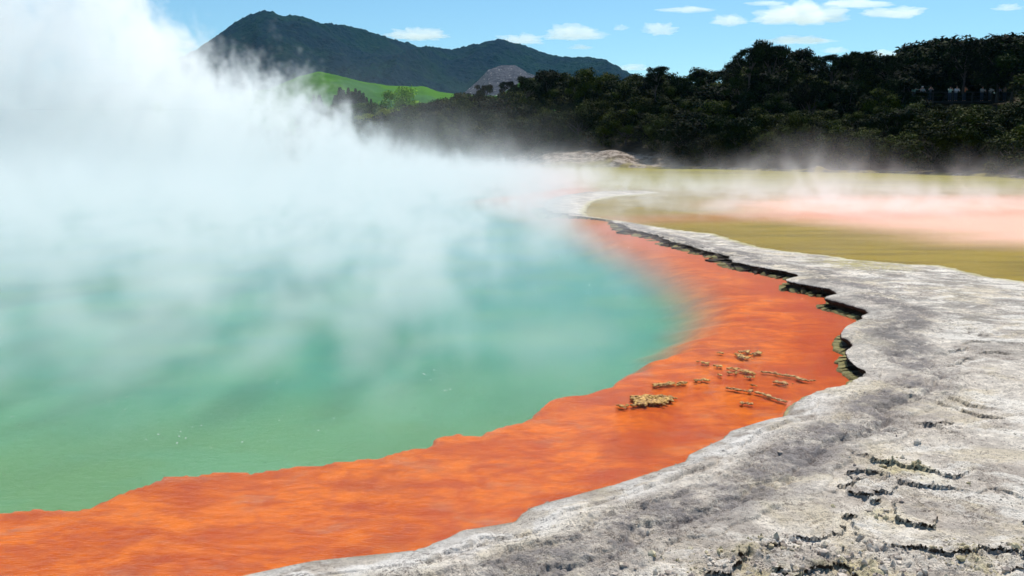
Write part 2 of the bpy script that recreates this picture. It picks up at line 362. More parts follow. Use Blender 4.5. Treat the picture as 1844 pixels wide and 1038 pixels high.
# water surface
n = N("water"); p = n.pos()
wv = n.math('ADD', n.math('MULTIPLY', n.noise(n.vscale(p, 1, 1.7, 1), 8, 4, .6, .4), .6), n.math('MULTIPLY', n.noise(n.vscale(p, 1, 2.2, 1), 30, 3, .6), .25))
nb = n.bump(wv, .8, .08)
fr = n.node("ShaderNodeFresnel", {'IOR': 1.33, 'Normal': nb}).outputs[0]
tr = n.node("ShaderNodeBsdfTransparent", {'Color': (.97, .97, .97)}); gl = n.node("ShaderNodeBsdfGlossy", {'Color': (1, 1, 1), 'Roughness': .05, 'Normal': nb})
mx = n.node("ShaderNodeMixShader", {0: n.math('MULTIPLY', fr, .30), 1: tr.outputs[0], 2: gl.outputs[0]})
n.t.links.new(mx.outputs[0], n.out.inputs[0])
Vw = [(-150, -20, 0), (150, -20, 0), (150, 128, 0), (-150, 128, 0)]
props(link("water", mesh_np("water", Vw, [[0, 1, 2, 3]], n.m, False)), kind="structure", label="still steaming hot water of the pool and the pond")

# ------------------------------------------------------------------ far land: one sheet to the horizon with the forested bank
shore_pts = [(-400,120),(300,120),(900,118),(980,114),(1100,112),(1200,107),(1300,102),(1460,91),(1600,87),(1844,73),(2100,62),(2400,50)]
def shoreY(px): return np.interp(px, [a for a, b in shore_pts], [b for a, b in shore_pts])
top_pts = [(-300,215),(200,215),(300,215),(500,225),(600,225),(640,218),(677,205),(700,200),(768,184),(802,174),(836,169),(870,163),(903,164),(930,150),(951,136),(988,127),(1020,134),(1052,125),(1089,130),(1139,131),
 (1180,124),(1220,134),(1254,127),(1298,106),(1335,98),(1348,83),(1389,74),(1423,83),(1440,98),(1484,116),(1500,102),(1538,93),(1572,98),(1612,100),
 (1636,86),(1690,75),(1728,81),(1741,81),(1768,75),(1805,68),(1836,65),(1900,60),(2100,55),(2400,55)]
def topPY(px): return np.interp(px, [a for a, b in top_pts], [b for a, b in top_pts])
SLOPE = 34.0
def far_height(X, Y):
    px = pxof(X, Y); sy = shoreY(px) + .8 * P1.fbm(X * .12, Y * .05, 3); d = Y - sy
    tp = topPY(px); zt = CAMZ + elev(tp) * (sy + SLOPE)       # canopy height wanted at the crest
    zt = np.maximum(zt - 6.0, .8)
    t = np.clip((d - 5) / SLOPE, 0, 1); fall = sstep(SLOPE + 40, SLOPE + 160, d)
    z = -.6 + .75 * sstep(-1.2, .8, d) + .15 * sstep(0, 5, d) + (zt - .3) * t**.8 * (1 - fall) + .12 * P2.fbm(X * .3, Y * .3, 4) * sstep(0, 3, d)
    # pale sinter mound on the bank
    m = np.exp(-((px - 1105) / 32)**2 - ((d - 4.5) / 3.5)**2) * 1.35 + np.exp(-((px - 1030) / 60)**2 - ((d - 5) / 4)**2) * .8
    z = z + m + np.exp(-((px - 1475) / 16)**2 - (d / 1.6)**2) * .55
    return z, d, px
v = np.concatenate([np.linspace(-1.0, 0, 240), ]); 
Yr = np.concatenate([np.arange(44, 130, .5), np.arange(130, 300, 2.5), np.geomspace(300, 9000, 60)])
ua = np.arange(-.95, .98, .003)
Xg = Yr[:, None] * ua[None, :]; Yg = Yr[:, None] * np.ones(len(ua))
z, d, px = far_height(Xg, Yg)
m = sstep(500, 900, Yg)
z = z * (1 - m) + m * (0 + 0)
# grassy downs between the bush and the mountain, left of centre
z = z + 0
me = mesh_np("far_bank", np.stack([Xg, Yg, z], -1).reshape(-1, 3), grid_faces(*Xg.shape, (d > -3)[:-1, :-1]), None, True, dict(dsh=d.ravel()))
n = N("bank"); p = n.pos(); d_ = n.attr("dsh"); xyz = n.node("ShaderNodeSeparateXYZ", {0: p}).outputs
soil = n.mix(n.map(n.noise(p, .7, 6, .7), .4, .6), (.025, .022, .012), (.05, .042, .022))
sint = n.mix(n.map(n.noise(n.vscale(p, 1, 1, 2), .9, 7, .75), .42, .60), (.12, .09, .065), (.44, .37, .31))
pal = n.math('MULTIPLY', n.map(xyz[0], 36, 20), n.map(xyz[0], -30, 2))
u_ = n.math('DIVIDE', xyz[0], xyz[1])
near_ = n.math('MULTIPLY', n.map(d_, 9.5, 6.5), n.map(u_, .19, .14))
lowr = n.map(d_, 2.2, 1.0)
msk = n.math('MAXIMUM', near_, n.math('MULTIPLY', lowr, n.map(n.noise(p, .35, 4), .45, .55)))
col = n.mix(msk, soil, sint)
col = n.mix(n.math('MULTIPLY', n.map(d_, 3.0, .0), n.map(n.noise(p, .5, 3), .4, .6)), col, (.25, .2, .03))
col = n.mix(n.map(xyz[1], 260, 320), col, (.06, .16, .015))
n.bsdf(col, .95, n.bump(n.noise(p, 1.2, 6, .7), .8, .6), .1); me.materials.append(n.m)
props(link("far_ground", me), kind="structure", label="wooded bank and land beyond the pool")
Vw = [(-9000, -9000, -.8), (9000, -9000, -.8), (9000, 12000, -.8), (-9000, 12000, -.8)]
props(link("ground_plain", mesh_np("ground_plain", Vw, [[0, 1, 2, 3]], simple("plain_grass", (.05, .11, .02), .95, .3, .02), False)), kind="structure")

# ------------------------------------------------------------------ mountain and downs
ridge = [(-500,225),(0,205),(150,180),(250,140),(300,118),(340,103),(380,82),(420,55),(450,40),(475,31),(500,33),(540,38),(560,42),(580,52),(620,53),(660,57),(700,68),(740,76),(770,88),
 (815,97),(840,90),(860,83),(883,76),(900,75),(937,81),(980,95),(1031,110),(1060,108),(1090,112),(1110,124),(1136,138),(1200,158),(1400,170),(1700,215),(2000,240)]
rp = [a for a, b in ridge]; rz = [b + 4 for a, b in ridge]
def mountain(y0, yr, y1, fn, u0, u1, nu, ny, jag, mat, name, label, base=-5, power=.8, spur=0.22, seed=P3, attr=None):
    ua = np.linspace(u0, u1, nu); Yv = np.concatenate([np.linspace(y0, yr, ny), np.linspace(yr, y1, ny // 4)[1:]])
    Xg = Yv[:, None] * ua[None, :]; Yg = Yv[:, None] * np.ones(nu)
    px = pxof(Xg, Yg, 1.025); zr = CAMZ + elev(fn(px)) * yr
    t = np.where(Yg <= yr, (Yg - y0) / (yr - y0), 1 - .6 * (Yg - yr) / (y1 - yr)); t = np.clip(t, 0, 1)
    prof = np.sin(t * math.pi / 2)**1.15
    L = (yr - y0)
    sp = (1 - np.abs(seed.fbm(Xg / L * 3.0, Yg / L * 1.2, 4)) * 2.5) * spur * zr * np.sin(np.clip(t, 0, 1) * math.pi)
    z = base + (zr - base) * prof + sp - spur * .8 * zr * np.sin(np.clip(t, 0, 1) * math.pi)
    z = z + jag * (P1.n2(Xg / (jag * 1.6), Yg / (jag * 1.6)) * .6 + .5 * np.abs(P2.n2(Xg / (jag * .9), Yg / (jag * .9)))) * sstep(0, .1, t)
    at = attr(px, Yg, z) if attr is not None else {}
    me = mesh_np(name, np.stack([Xg, Yg, z], -1).reshape(-1, 3), grid_faces(*Xg.shape), mat, True, {k: a.ravel() for k, a in at.items()})
    return props(link(name, me), kind="structure", label=label)
n = N("mountain_forest"); p = n.pos(); cc = n.attr("clear")
f1 = n.noise(p, .006, 6, .6); f2 = n.noise(p, .035, 6, .75); f3 = n.noise(p, .12, 4, .7)
c = n.mix(n.map(f1, .42, .6), (.0008, .018, .036), (.003, .030, .030))
c = n.mix(n.math('MULTIPLY', n.map(f2, .52, .68), .6), c, (.015, .055, .03))
cut = n.mix(n.map(f3, .40, .62), (.06, .065, .085), (.11, .115, .135)); cut = n.mix(n.math('MULTIPLY', n.map(n.noise(p, .25, 2), .66, .70), 1), cut, (.75, .74, .70))
c = n.mix(cc, c, cut)
n.bsdf(c, .95, n.bump(n.math('ADD', f2, n.math('MULTIPLY', f3, .6)), 1.0, 14), .05); M_mt = n.m
def clear_attr(px, Y, z):
    return dict(clear=np.zeros_like(px))
mountain(1500, 2600, 3300, lambda px: np.interp(px, rp, rz), -.62, .62, 640, 240, 9, M_mt, "mountain", "blue green forested mountain ridge behind the bush", attr=clear_attr, power=1)
# felled grey spur below the second summit
spur_pts = [(700,300),(780,220),(836,170),(858,152),(880,130),(903,123),(928,122),(950,134),(1000,150),(1060,175),(1140,230),(1200,300)]
def cutattr(px, Y, z):
    return dict(clear=sstep(1005, 985, px + 14 * P2.fbm(px * .05, Y * .01, 3)) * sstep(.2, .5, 1 + P1.fbm(px * .03, Y * .01, 2)))
mountain(900, 1400, 1700, lambda px: np.interp(px, [a for a, b in spur_pts], [b for a, b in spur_pts]), -.15, .2, 300, 140, 1.5, M_mt, "hill_felled", "grey felled hillside below the second summit", attr=cutattr, spur=.08)
gr_pts = [(200,190),(480,165),(540,140),(575,134),(620,143),(660,152),(700,158),(745,160),(765,158),(790,166),(830,172),(900,175),(940,150),(965,145),(1000,165),(1060,200),(1200,240)]
n = N("pasture"); p = n.pos()
c = n.mix(n.map(n.noise(p, .02, 5, .6), .38, .62), (.022, .10, .002), (.05, .16, .004)); c = n.mix(n.math('MULTIPLY', n.map(n.noise(p, .012, 4, .6), .56, .66), .8), c, (.03, .11, .03))
n.bsdf(c, .95, n.bump(n.noise(p, .15, 5, .7), .5, 2), .05)
mountain(420, 680, 820, lambda px: np.interp(px, [a for a, b in gr_pts], [b for a, b in gr_pts]), -.5, .22, 300, 100, .5, n.m, "hill_pasture", "bright green pasture hill below the mountain", spur=.12, seed=P4)

# ------------------------------------------------------------------ trees
def leaf_mat(name, ca, cb, cc):
    n = N(name); oi = n.node("ShaderNodeObjectInfo").outputs['Random']; pf = n.attr("puff"); lf = n.attr("leaf")
    c = n.mix(n.map(pf, .2, .85, sm=False), ca, cb); c = n.mix(n.math('MULTIPLY', n.map(lf, .6, 1.0), .6), c, cc)
    k = n.math('ADD', n.math('MULTIPLY', oi, .7), .6)
    c = n.mix(1.0, c, n.node("ShaderNodeCombineColor", {0: k, 1: k, 2: k}).outputs[0], 'MULTIPLY')
    n.bsdf(c, .85, None, .1); return n.m
L_dark = leaf_mat("foliage_dark", (.003, .007, .001), (.012, .024, .002), (.035, .055, .003))
L_olive = leaf_mat("foliage_olive", (.008, .014, .001), (.038, .052, .002), (.09, .095, .004))
L_grey = leaf_mat("foliage_grey", (.014, .022, .004), (.042, .055, .010), (.09, .10, .015))
L_bright = leaf_mat("foliage_bright", (.12, .26, .01), (.26, .48, .02), (.4, .6, .04))
L_yell = leaf_mat("foliage_yellow", (.22, .28, .01), (.4, .45, .02), (.5, .55, .04))
L_pine = leaf_mat("foliage_pine", (.008, .025, .018), (.018, .045, .028), (.03, .06, .03))
M_bark = simple("bark", (.07, .055, .045), .9, .4, 8)

def tube(pts, rad, seg=6):
    V = []; F = []
    pts = [np.array(p, float) for p in pts]
    for i, p in enumerate(pts):
        t = pts[min(i + 1, len(pts) - 1)] - pts[max(i - 1, 0)]; t = t / (np.linalg.norm(t) + 1e-9)
        a = np.cross(t, [0.3, 1, .1]); a /= np.linalg.norm(a) + 1e-9; b = np.cross(t, a)
        for k in range(seg):
            an = 2 * math.pi * k / seg; V.append(p + rad[i] * (math.cos(an) * a + math.sin(an) * b))
    for i in range(len(pts) - 1):
        for k in range(seg):
            q = (k + 1) % seg; F.append((i * seg + k, i * seg + q, (i + 1) * seg + q, (i + 1) * seg + k))
    return np.array(V), np.array(F)
def join(parts):
    Vs, Fs, o = [], [], 0
    for V, F in parts: Vs.append(V); Fs.append(F + o); o += len(V)
    return np.concatenate(Vs), np.concatenate(Fs)

def crown_mesh(name, mat, H, W, kind, seed):
    r = np.random.default_rng(seed); C = []; S = []; UP = []
    if kind == 'round':
        for i in range(34):
            a = r.random() * 6.28; hh = r.random()**.8; rr = W * .5 * math.sqrt(r.random()) * math.sin(math.pi * (0.18 + .74 * hh))**.6
            C.append((math.cos(a) * rr, math.sin(a) * rr, H * (.22 + .70 * hh))); S.append(W * r.uniform(.11, .21))
        lp, ls = 190, .17
    elif kind == 'layer':      # open kanuka with upswept tufts and flat layers
        for i in range(30):
            a = r.random() * 6.28; hh = r.random()**.6; rr = W * .55 * math.sqrt(r.random()) * (1 - .45 * hh)
            C.append((math.cos(a) * rr, math.sin(a) * rr, H * (.30 + .62 * hh))); S.append(W * r.uniform(.08, .16))
        lp, ls = 170, .16
    elif kind == 'bush':
        for i in range(22):
            a = r.random() * 6.28; hh = r.random(); rr = W * .5 * math.sqrt(r.random()) * math.sqrt(1 - (hh * .9)**2)
            C.append((math.cos(a) * rr, math.sin(a) * rr, H * (.08 + .8 * hh))); S.append(W * r.uniform(.12, .2))
        lp, ls = 210, .14
    elif kind == 'pine':
        for i in range(60):
            hh = (i + .5) / 60; a = i * 2.4; rr = W * .42 * (1 - hh) * r.uniform(.5, 1)
            C.append((math.cos(a) * rr, math.sin(a) * rr, H * (.10 + .88 * hh))); S.append(W * (.05 + .16 * (1 - hh)))
        lp, ls = 70, .26
    C = np.array(C); S = np.array(S); n = len(C) * lp; ci = np.repeat(np.arange(len(C)), lp)
    d = r.normal(size=(n, 3)); d /= np.linalg.norm(d, axis=1)[:, None]; d[:, 2] *= .72 if kind != 'pine' else .5
    rad = S[ci] * (r.random(n)**.38) * r.uniform(.8, 1.18, n)
    P = C[ci] + d * rad[:, None]
    if kind == 'layer': P[:, 2] += .25 * S[ci] * (np.hypot(d[:, 0], d[:, 1]) > .6) * r.random(n)
    nr = d * .9 + r.normal(size=(n, 3)) * .55 + np.array([0, 0, .35]); nr /= np.linalg.norm(nr, axis=1)[:, None]
    t = np.cross(nr, r.normal(size=(n, 3))); t /= np.linalg.norm(t, axis=1)[:, None] + 1e-9
    if kind == 'layer':
        t = t * .6 + d * .5 + np.array([0, 0, .5]); t /= np.linalg.norm(t, axis=1)[:, None]
    b = np.cross(nr, t); sz = ls * r.uniform(.6, 1.5, n)[:, None] * W / 6
    q = np.stack([P - t * sz, P - b * sz * .42 + t * sz * .1, P + t * sz * 1.1, P + b * sz * .42 + t * sz * .1], 1).reshape(-1, 3)
    pv = r.random(len(C)); at = dict(puff=np.repeat(pv[ci], 4), leaf=np.repeat(r.random(n), 4))
    return mesh_np(name, q, np.arange(n * 4).reshape(-1, 4), mat, False, at), C
def trunk_mesh(name, H, C, seed, tall=False):
    r = np.random.default_rng(seed); parts = []
    top = .95 if tall else .55
    pts = [(0, 0, -.6), (0, 0, 0), (.08, .05, H * .2), (-.05, .1, H * .4), (.05, .0, H * top)]
    parts.append(tube(pts, [H * .028, H * .024, H * .018, H * .014, H * .004], 7))
    if not tall:
        for c in C[r.permutation(len(C))[:9]]:
            z0 = H * r.uniform(.15, .45); s = np.array([0, 0, z0]); e = np.array(c); m_ = (s + e) / 2 + r.normal(size=3) * .2
            parts.append(tube([s, m_, e], [H * .011, H * .008, H * .003], 5))
    return mesh_np(name, *join(parts), M_bark, True)

protos = []
def make_tree(kind, mat, H, W, seed):
    cm_, C = crown_mesh(kind + "_crown", mat, H, W, kind, seed); tm = trunk_mesh(kind + "_trunk", H, C, seed, kind == 'pine')
    return (cm_, tm, H)
PR = {}
for i in range(3): PR['round', i] = make_tree('round', L_dark, 7, 6.5, 10 + i)
for i in range(3): PR['olive', i] = make_tree('round', L_olive, 6.5, 6, 20 + i)
for i in range(3): PR['layer', i] = make_tree('layer', L_dark, 8, 6.5, 30 + i)
for i in range(2): PR['grey', i] = make_tree('bush', L_grey, 3.5, 4.5, 40 + i)
for i in range(3): PR['bush', i] = make_tree('bush', L_olive, 3.5, 4.5, 50 + i)
PR['bright', 0] = make_tree('round', L_bright, 8, 8, 60); PR['yell', 0] = make_tree('bush', L_yell, 3, 4, 61)
for i in range(2): PR['pine', i] = make_tree('pine', L_pine, 12, 6, 70 + i)
def plant(key, name, loc, h, label, cat, group=None, wide=1.0):
    cm_, tm, H = PR[key]; s_ = h / H
    e = empty(name, loc, label, cat, group, rz=random.uniform(0, 6.28), s=(s_ * wide, s_ * wide, s_))
    link("crown", cm_, e); link("trunk", tm, e); return e

cnt = 0
for i in range(14):
    px_ = 1625 + i * 19; Y0 = 117 + 2.5 * (i % 2); x = (px_ - 922) / 1597 * Y0; zg = float(far_height(np.array([x]), np.array([Y0]))[0][0])
    plant(('round', i % 3), "bush_tree", (x, Y0, zg - 2.5), 2.5 + min(8.5, CAMZ + elev(float(topPY(px_)) - 6) * Y0 - zg), "dark rounded tree packed behind the lookout", "tree", "dark trees behind the lookout", 1.1)
def zone(px):
    return ("left of the pale mound" if px < 1050 else "behind the pale mound" if px < 1260 else "on the high bank" if px < 1600 else "near the lookout")
rows = 8
for r_ in range(rows):
    t = r_ / (rows - 1)
    pxc = 120 + 17 * (r_ % 2)
    while pxc < 1960:
        sy = float(shoreY(pxc)); off = 4 if pxc > 1190 else (11 if pxc > 960 else 5)
        Y0 = sy + off + t * (SLOPE - 2) + random.uniform(-1.5, 1.5)
        stepm = random.uniform(2.7, 4.2) if t < .4 else random.uniform(3.2, 5.0)
        px_ = pxc; pxc += stepm / Y0 * 1597
        if px_ < 560 and r_ % 3: continue
        # the recess under the lookout stays open
        x = (px_ - 922) / 1597 * Y0
        zg = float(far_height(np.array([x]), np.array([Y0]))[0][0])
        ytop = float(topPY(px_)); base = 300
        if t > .85: h_ = CAMZ + elev(ytop) * Y0 - zg + random.uniform(-1.0, .25)
        else: h_ = random.uniform(3.6, 5.6) if t < .3 else random.uniform(4.6, 6.8)
        lim = CAMZ + elev(ytop) * Y0 - zg
        h_ = max(2.2, min(h_, lim))
        if 1628 < px_ < 1835:
            ztop_max = CAMZ + elev(random.uniform(182, 192)) * Y0
            if Y0 < 107: h_ = min(h_, ztop_max - zg)
            elif Y0 < 112.0: continue
            if h_ < 1.2: continue
        key = random.choice(['round', 'round', 'olive', 'layer']) if t > .3 else random.choice(['bush', 'round', 'grey', 'olive'])
        if px_ < 1250 and random.random() < .5: key = random.choice(['olive', 'bush'])
        if 1620 < px_ < 1900 and t < .45: key = random.choice(['grey', 'bush', 'olive'])
        k = (key, random.randrange(2 if key == 'grey' else 3))
        nm = {'round': "bush_tree", 'olive': "bush_tree", 'layer': "kanuka_tree", 'grey': "shrub", 'bush': "shrub"}[key]
        lb = {'round': "dark rounded tree packed in the shaded bush across the pond", 'olive': "olive green rounded tree packed in the bush across the pond",
              'layer': "dark feathery kanuka tree in the bush across the pond", 'grey': "pale grey green shrub at the foot of the dark bush",
              'bush': "low olive shrub at the foot of the dark bush"}[key]
        gpz = {'round': "dark trees of the far bush", 'olive': "olive trees of the far bush", 'layer': "feathery trees of the far bush", 'grey': "pale shrubs of the far bush", 'bush': "olive shrubs of the far bush"}[key]
        plant(k, nm, (x, Y0, zg - .1), h_, lb, "shrub" if nm == "shrub" else "tree", gpz, random.uniform(.95, 1.3)); cnt += 1
# crown tops that stand out against the sky
for px_, py_, Y0, h_, key, lb in [
    (1389,70,118,7.5,('layer',0),"tall feathery tree forming the highest tuft of the bush, left of centre hump"),
    (1352,83,116,5.5,('layer',1),"feathery tree just left of the highest tuft in the bush"),
    (1182,119,132,5.0,('layer',2),"spiky topped small tree standing up just right of the mountain's end"),
    (1538,88,112,6.0,('layer',0),"thin feathery tree showing sky through it in the dip of the canopy"),
    (1500,97,112,5.0,('layer',1),"small feathery tree on the left side of the canopy dip"),
    (1600,98,110,5.0,('layer',2),"low feathery tree at the right side of the canopy dip"),
    (1690,74,116,8.0,('round',1),"broad domed tree above the lookout"),
    (1741,78,108,5.5,('layer',1),"narrow spiky tree just right of the broad domed tree"),
    (1805,65,106,7.0,('round',2),"tall dark tree at the upper right edge"),
    (1832,63,104,7.0,('round',0),"dark tree cut by the right edge of the picture"),
    (985,125,140,6.0,('round',0),"dark rounded tree standing up below the mountain's right shoulder"),
    (950,136,140,5.0,('layer',0),"small dark tree with forked top in front of the green slope"),
    (872,152,150,5.0,('layer',2),"lone flat topped tree in front of the grey felled slope"),
    (917,146,150,4.5,('layer',1),"thin tree with open branches against the grey felled slope"),
    (1052,123,135,5.5,('olive',0),"olive tree with round top left of the spiky small tree")]:
    x, zt = xz(px_, py_, Y0)
    plant(key, "kanuka_tree" if key[0] == 'layer' else "bush_tree", (x, Y0, zt - h_), h_, lb, "tree", None, 1.1)
x, zt = xz(722, 158, 170); plant(('bright', 0), "broadleaf_tree", (x, 170, zt - 7.2), 7.2, "round bright green tree in front of the pasture", "tree", None, 1.0)
for px_, py_, h_, lb in [(700,196,3.0,"yellow green shrub at the foot of the bright round tree"), (660,205,2.6,"yellow green shrub half hidden in the steam below the conifers")]:
    x, zt = xz(px_, py_, 150); plant(('yell', 0), "shrub", (x, 150, zt - h_), h_, lb, "shrub", None, 1.3)
for i, (px_, py_) in enumerate([(603,165),(612,156),(618,160),(627,158),(634,163),(640,157),(647,160),(654,166),(660,172),(668,178),(575,168),(565,175)]):
    x, zt = xz(px_, py_, 300 + i); zt += random.uniform(-1.2, .8); plant(('pine', i % 2), "conifer_tree", (x, 300 + i, zt - 10), 10, "dark narrow conifer in the clump in front of the green pasture", "tree", "conifers in front of the pasture", random.uniform(.9, 1.5))
for px_, py_, lb in [(236,112,"tall dark conifer barely visible through the steam at far left"), (258,150,"shorter dark conifer barely visible through the steam at far left")]:
    x, zt = xz(px_, py_, 125); plant(('pine', 0), "conifer_tree", (x, 125, zt - 10), 10, lb, "tree", None, .9)
L_mid = leaf_mat("foliage_mid_green", (.018, .045, .004), (.05, .11, .008), (.10, .17, .012))
for i in range(2): PR['mid', i] = make_tree('round', L_mid, 6.5, 6, 80 + i)
for i, (px_, py_) in enumerate([(560,186),(585,192),(612,186),(640,188),(662,184),(682,190),(596,206),(628,208),(655,206),(680,208),(700,204),(745,182),(762,184),(740,196)]):
    x, zt = xz(px_, py_, 165 + 3 * (i % 4)); plant(('mid', i % 2), "broadleaf_tree", (x, 165 + 3 * (i % 4), zt - 6), 6, "mid green leafy tree at the bush edge below the pasture", "tree", "mid green trees below the pasture", 1.1)

# ------------------------------------------------------------------ lookout with people
M_timber = simple("weathered_timber", (.05, .045, .04), .8, .2, 5); M_net = simple("dark_metal", (.05, .06, .06), .6, .1, 5)
YL = 108.0; xa, zrail = xz(1645, 166, YL); xb, _ = xz(1822, 166, YL); zdeck = zrail - 1.05
def box(x0, x1, y0, y1, z0, z1):
    V = np.array([(x, y, z) for x in (x0, x1) for y in (y0, y1) for z in (z0, z1)], float)
    return V, np.array([(0, 1, 3, 2), (4, 6, 7, 5), (0, 4, 5, 1), (2, 3, 7, 6), (0, 2, 6, 4), (1, 5, 7, 3)])
L = xb - xa
lo = empty("lookout_platform", (xa, YL, zdeck), "timber lookout platform with railing high in the dark bush", "platform")
link("deck", mesh_np("deck", *box(0, L, 0, 3.0, -.15, 0), M_timber, False), lo)
for i in range(6):
    xx = L * i / 5; link("post", mesh_np("post", *box(xx - .07, xx + .07, -.08, .0, -4.2, 1.0), M_timber, False), lo)
link("railing", mesh_np("railing", *join([box(-.1, L + .1, -.1, .03, 1.0, 1.07)] + [box(-.1, L + .1, -.05, -.02, z_, z_ + .03) for z_ in (.5,)]), M_timber, False), lo)

def person(px, shirt, lean=0.0, arms='rail', label="", hat=None, backpack=False, dy=.45):
    x, _z = xz(px, 160, YL + dy)
    e = empty("person", (x, YL + dy, zdeck), label, "person")
    bm = bmesh.new(); me = bpy.data.meshes.new("body")
    J = dict(pel=(0, 0, .95), spi=(0, -.02 - lean * .3, 1.2), che=(0, -.04 - lean, 1.38), nec=(0, -.05 - lean, 1.50), hed=(0, -.07 - lean, 1.62), top=(0, -.06 - lean, 1.72),
             hl=(-.1, 0, .9), kl=(-.11, -.03, .5), al=(-.11, 0, .09), fl=(-.12, -.16, .05), hr=(.1, 0, .9), kr=(.11, -.03, .5), ar=(.11, 0, .09), fr=(.12, -.16, .05),
             sl=(-.19, -.04 - lean, 1.41), sr=(.19, -.04 - lean, 1.41))
    if arms == 'rail': J.update(el=(-.27, -.18 - lean, 1.17), wl=(-.24, -.42, 1.12), er=(.27, -.18 - lean, 1.17), wr=(.24, -.42, 1.12))
    elif arms == 'camera': J.update(el=(-.27, -.22 - lean, 1.30), wl=(-.07, -.28 - lean, 1.58), er=(.27, -.22 - lean, 1.30), wr=(.07, -.28 - lean, 1.58))
    else: J.update(el=(-.25, -.02, 1.15), wl=(-.24, -.12, .92), er=(.48, -.12, 1.34), wr=(.78, -.2, 1.36))
    rad = dict(pel=.15, spi=.13, che=.155, nec=.055, hed=.095, top=.075, hl=.10, kl=.06, al=.045, fl=.035, hr=.10, kr=.06, ar=.045, fr=.035, sl=.065, sr=.065, el=.045, wl=.035, er=.045, wr=.035)
    ks = list(J); vs = {k: bm.verts.new(J[k]) for k in ks}
    for a, b in [('pel','spi'),('spi','che'),('che','nec'),('nec','hed'),('hed','top'),('pel','hl'),('hl','kl'),('kl','al'),('al','fl'),('pel','hr'),('hr','kr'),('kr','ar'),('ar','fr'),('che','sl'),('sl','el'),('el','wl'),('che','sr'),('sr','er'),('er','wr')]:
        bm.edges.new((vs[a], vs[b]))
    bm.to_mesh(me); bm.free()
    o = link("body", me, e); md = o.modifiers.new("skin", 'SKIN')
    for i, k in enumerate(ks):
        sv = me.skin_vertices[0].data[i]; sv.radius = (rad[k], rad[k] * (.75 if k in ('che', 'spi', 'pel') else 1)); sv.use_root = (k == 'pel')
    o.modifiers.new("sub", 'SUBSURF').levels = 1; o.modifiers["sub"].render_levels = 2
    me.materials.append(M_skin)
    # shirt and trousers
    def cyl(pts, rr, name, col):
        V, F = tube(pts, rr, 10); oo = link(name, mesh_np(name, V, F, col, True), e); return oo
    sh = [tube([J['pel'], J['spi'], J['che'], (0, J['nec'][1], 1.46)], [.18, .17, .20, .09], 12), tube([J['sl'], J['el']], [.085, .065], 8), tube([J['sr'], J['er']], [.085, .065], 8)]
    link("shirt", mesh_np("shirt", *join(sh), shirt, True), e)
    link("trousers", mesh_np("trousers", *join([tube([(0, 0, .84), (0, 0, 1.0)], [.18, .185], 12), tube([J['hl'], J['kl'], (J['al'][0], 0, .12)], [.12, .08, .07], 8), tube([J['hr'], J['kr'], (J['ar'][0], 0, .12)], [.12, .08, .07], 8)]), M_trou, True), e)
    hp = np.array(J['hed']) + np.array([0, .03, .03])
    link("hat" if hat else "hair", mesh_np("hair", *tube([hp + np.array([0, .02, -.05]), hp + np.array([0, .01, .03]), hp + np.array([0, 0, .10]), hp + np.array([0, 0, .125])], [.105, .115, .085, .01], 10), hat or M_hair, True), e)
    return e
M_skin = simple("skin", (.50, .28, .19), .6, .05, 5); M_hair = simple("hair", (.03, .02, .012), .8, .2, 5); M_trou = simple("trousers", (.05, .06, .09), .9, .2, 5)
def cloth(nm, c): return simple(nm, c, .9, .1, 5)
people = [(1646, cloth("cloth_teal", (.25, .42, .42)), 0, 'point', "person in a pale teal top pointing along the rail, leftmost on the lookout", None),
 (1661, cloth("cloth_grey", (.35, .36, .37)), 0, 'rail', "person in a grey top, second from the left on the lookout", cloth("hat_white", (.75, .75, .72))),
 (1675, cloth("cloth_charcoal", (.13, .13, .14)), .05, 'camera', "person in charcoal, third from the left on the lookout", None),
 (1711, cloth("cloth_mint", (.50, .72, .65)), 0, 'camera', "person in mint green standing tall beside the person in white", None),
 (1722, cloth("cloth_white", (.78, .77, .80)), .12, 'rail', "person in a white shirt leaning on the rail of the lookout", None),
 (1737, cloth("cloth_orange", (.70, .25, .12)), .02, 'camera', "person in an orange red top raising a camera on the lookout", None),
 (1769, cloth("cloth_silver", (.60, .60, .62)), .05, 'rail', "person in a pale silver top standing alone in mid rail", None),
 (1784, cloth("cloth_bright", (.82, .82, .84)), .08, 'rail', "person in a bright white top, third from the right on the lookout", None),
 (1798, cloth("cloth_lilac", (.40, .36, .50)), .03, 'rail', "person in a lilac top, second from the right on the lookout", None),
 (1810, cloth("cloth_tan", (.62, .45, .33)), 0, 'camera', "person in a tan top, rightmost on the lookout", None)]
for px_, c_, ln, ar_, lb, hat in people:
    person(px_, c_, ln, ar_, lb, hat, dy=.45 + (.5 if 'tall' in lb else 0))

# ------------------------------------------------------------------ floating mineral crusts
n = N("mineral_crust"); p = n.node("ShaderNodeTexCoord").outputs['Object']
c = n.mix(n.map(n.noise(p, 22, 4, .7), .38, .62), (.20, .08, .012), (.62, .36, .08)); c = n.mix(n.map(n.noise(p, 60, 2), .6, .7), c, (.75, .55, .2))
n.bsdf(c, .7, n.bump(n.noise(p, 80, 3), .6, .01), .4); M_cr = n.m
n = N("mineral_crust_pale"); p = n.node("ShaderNodeTexCoord").outputs['Object']
c = n.mix(n.map(n.noise(p, 30, 4, .7), .4, .62), (.22, .10, .03), (.62, .40, .16)); n.bsdf(c, .8, None, .3); M_cp = n.m
ico = bmesh.new(); bmesh.ops.create_icosphere(ico, subdivisions=2, radius=1); ico.verts.ensure_lookup_table()
IV = np.array([v_.co[:] for v_ in ico.verts]); IF = np.array([[v_.index for v_ in f.verts] for f in ico.faces]); ico.free()
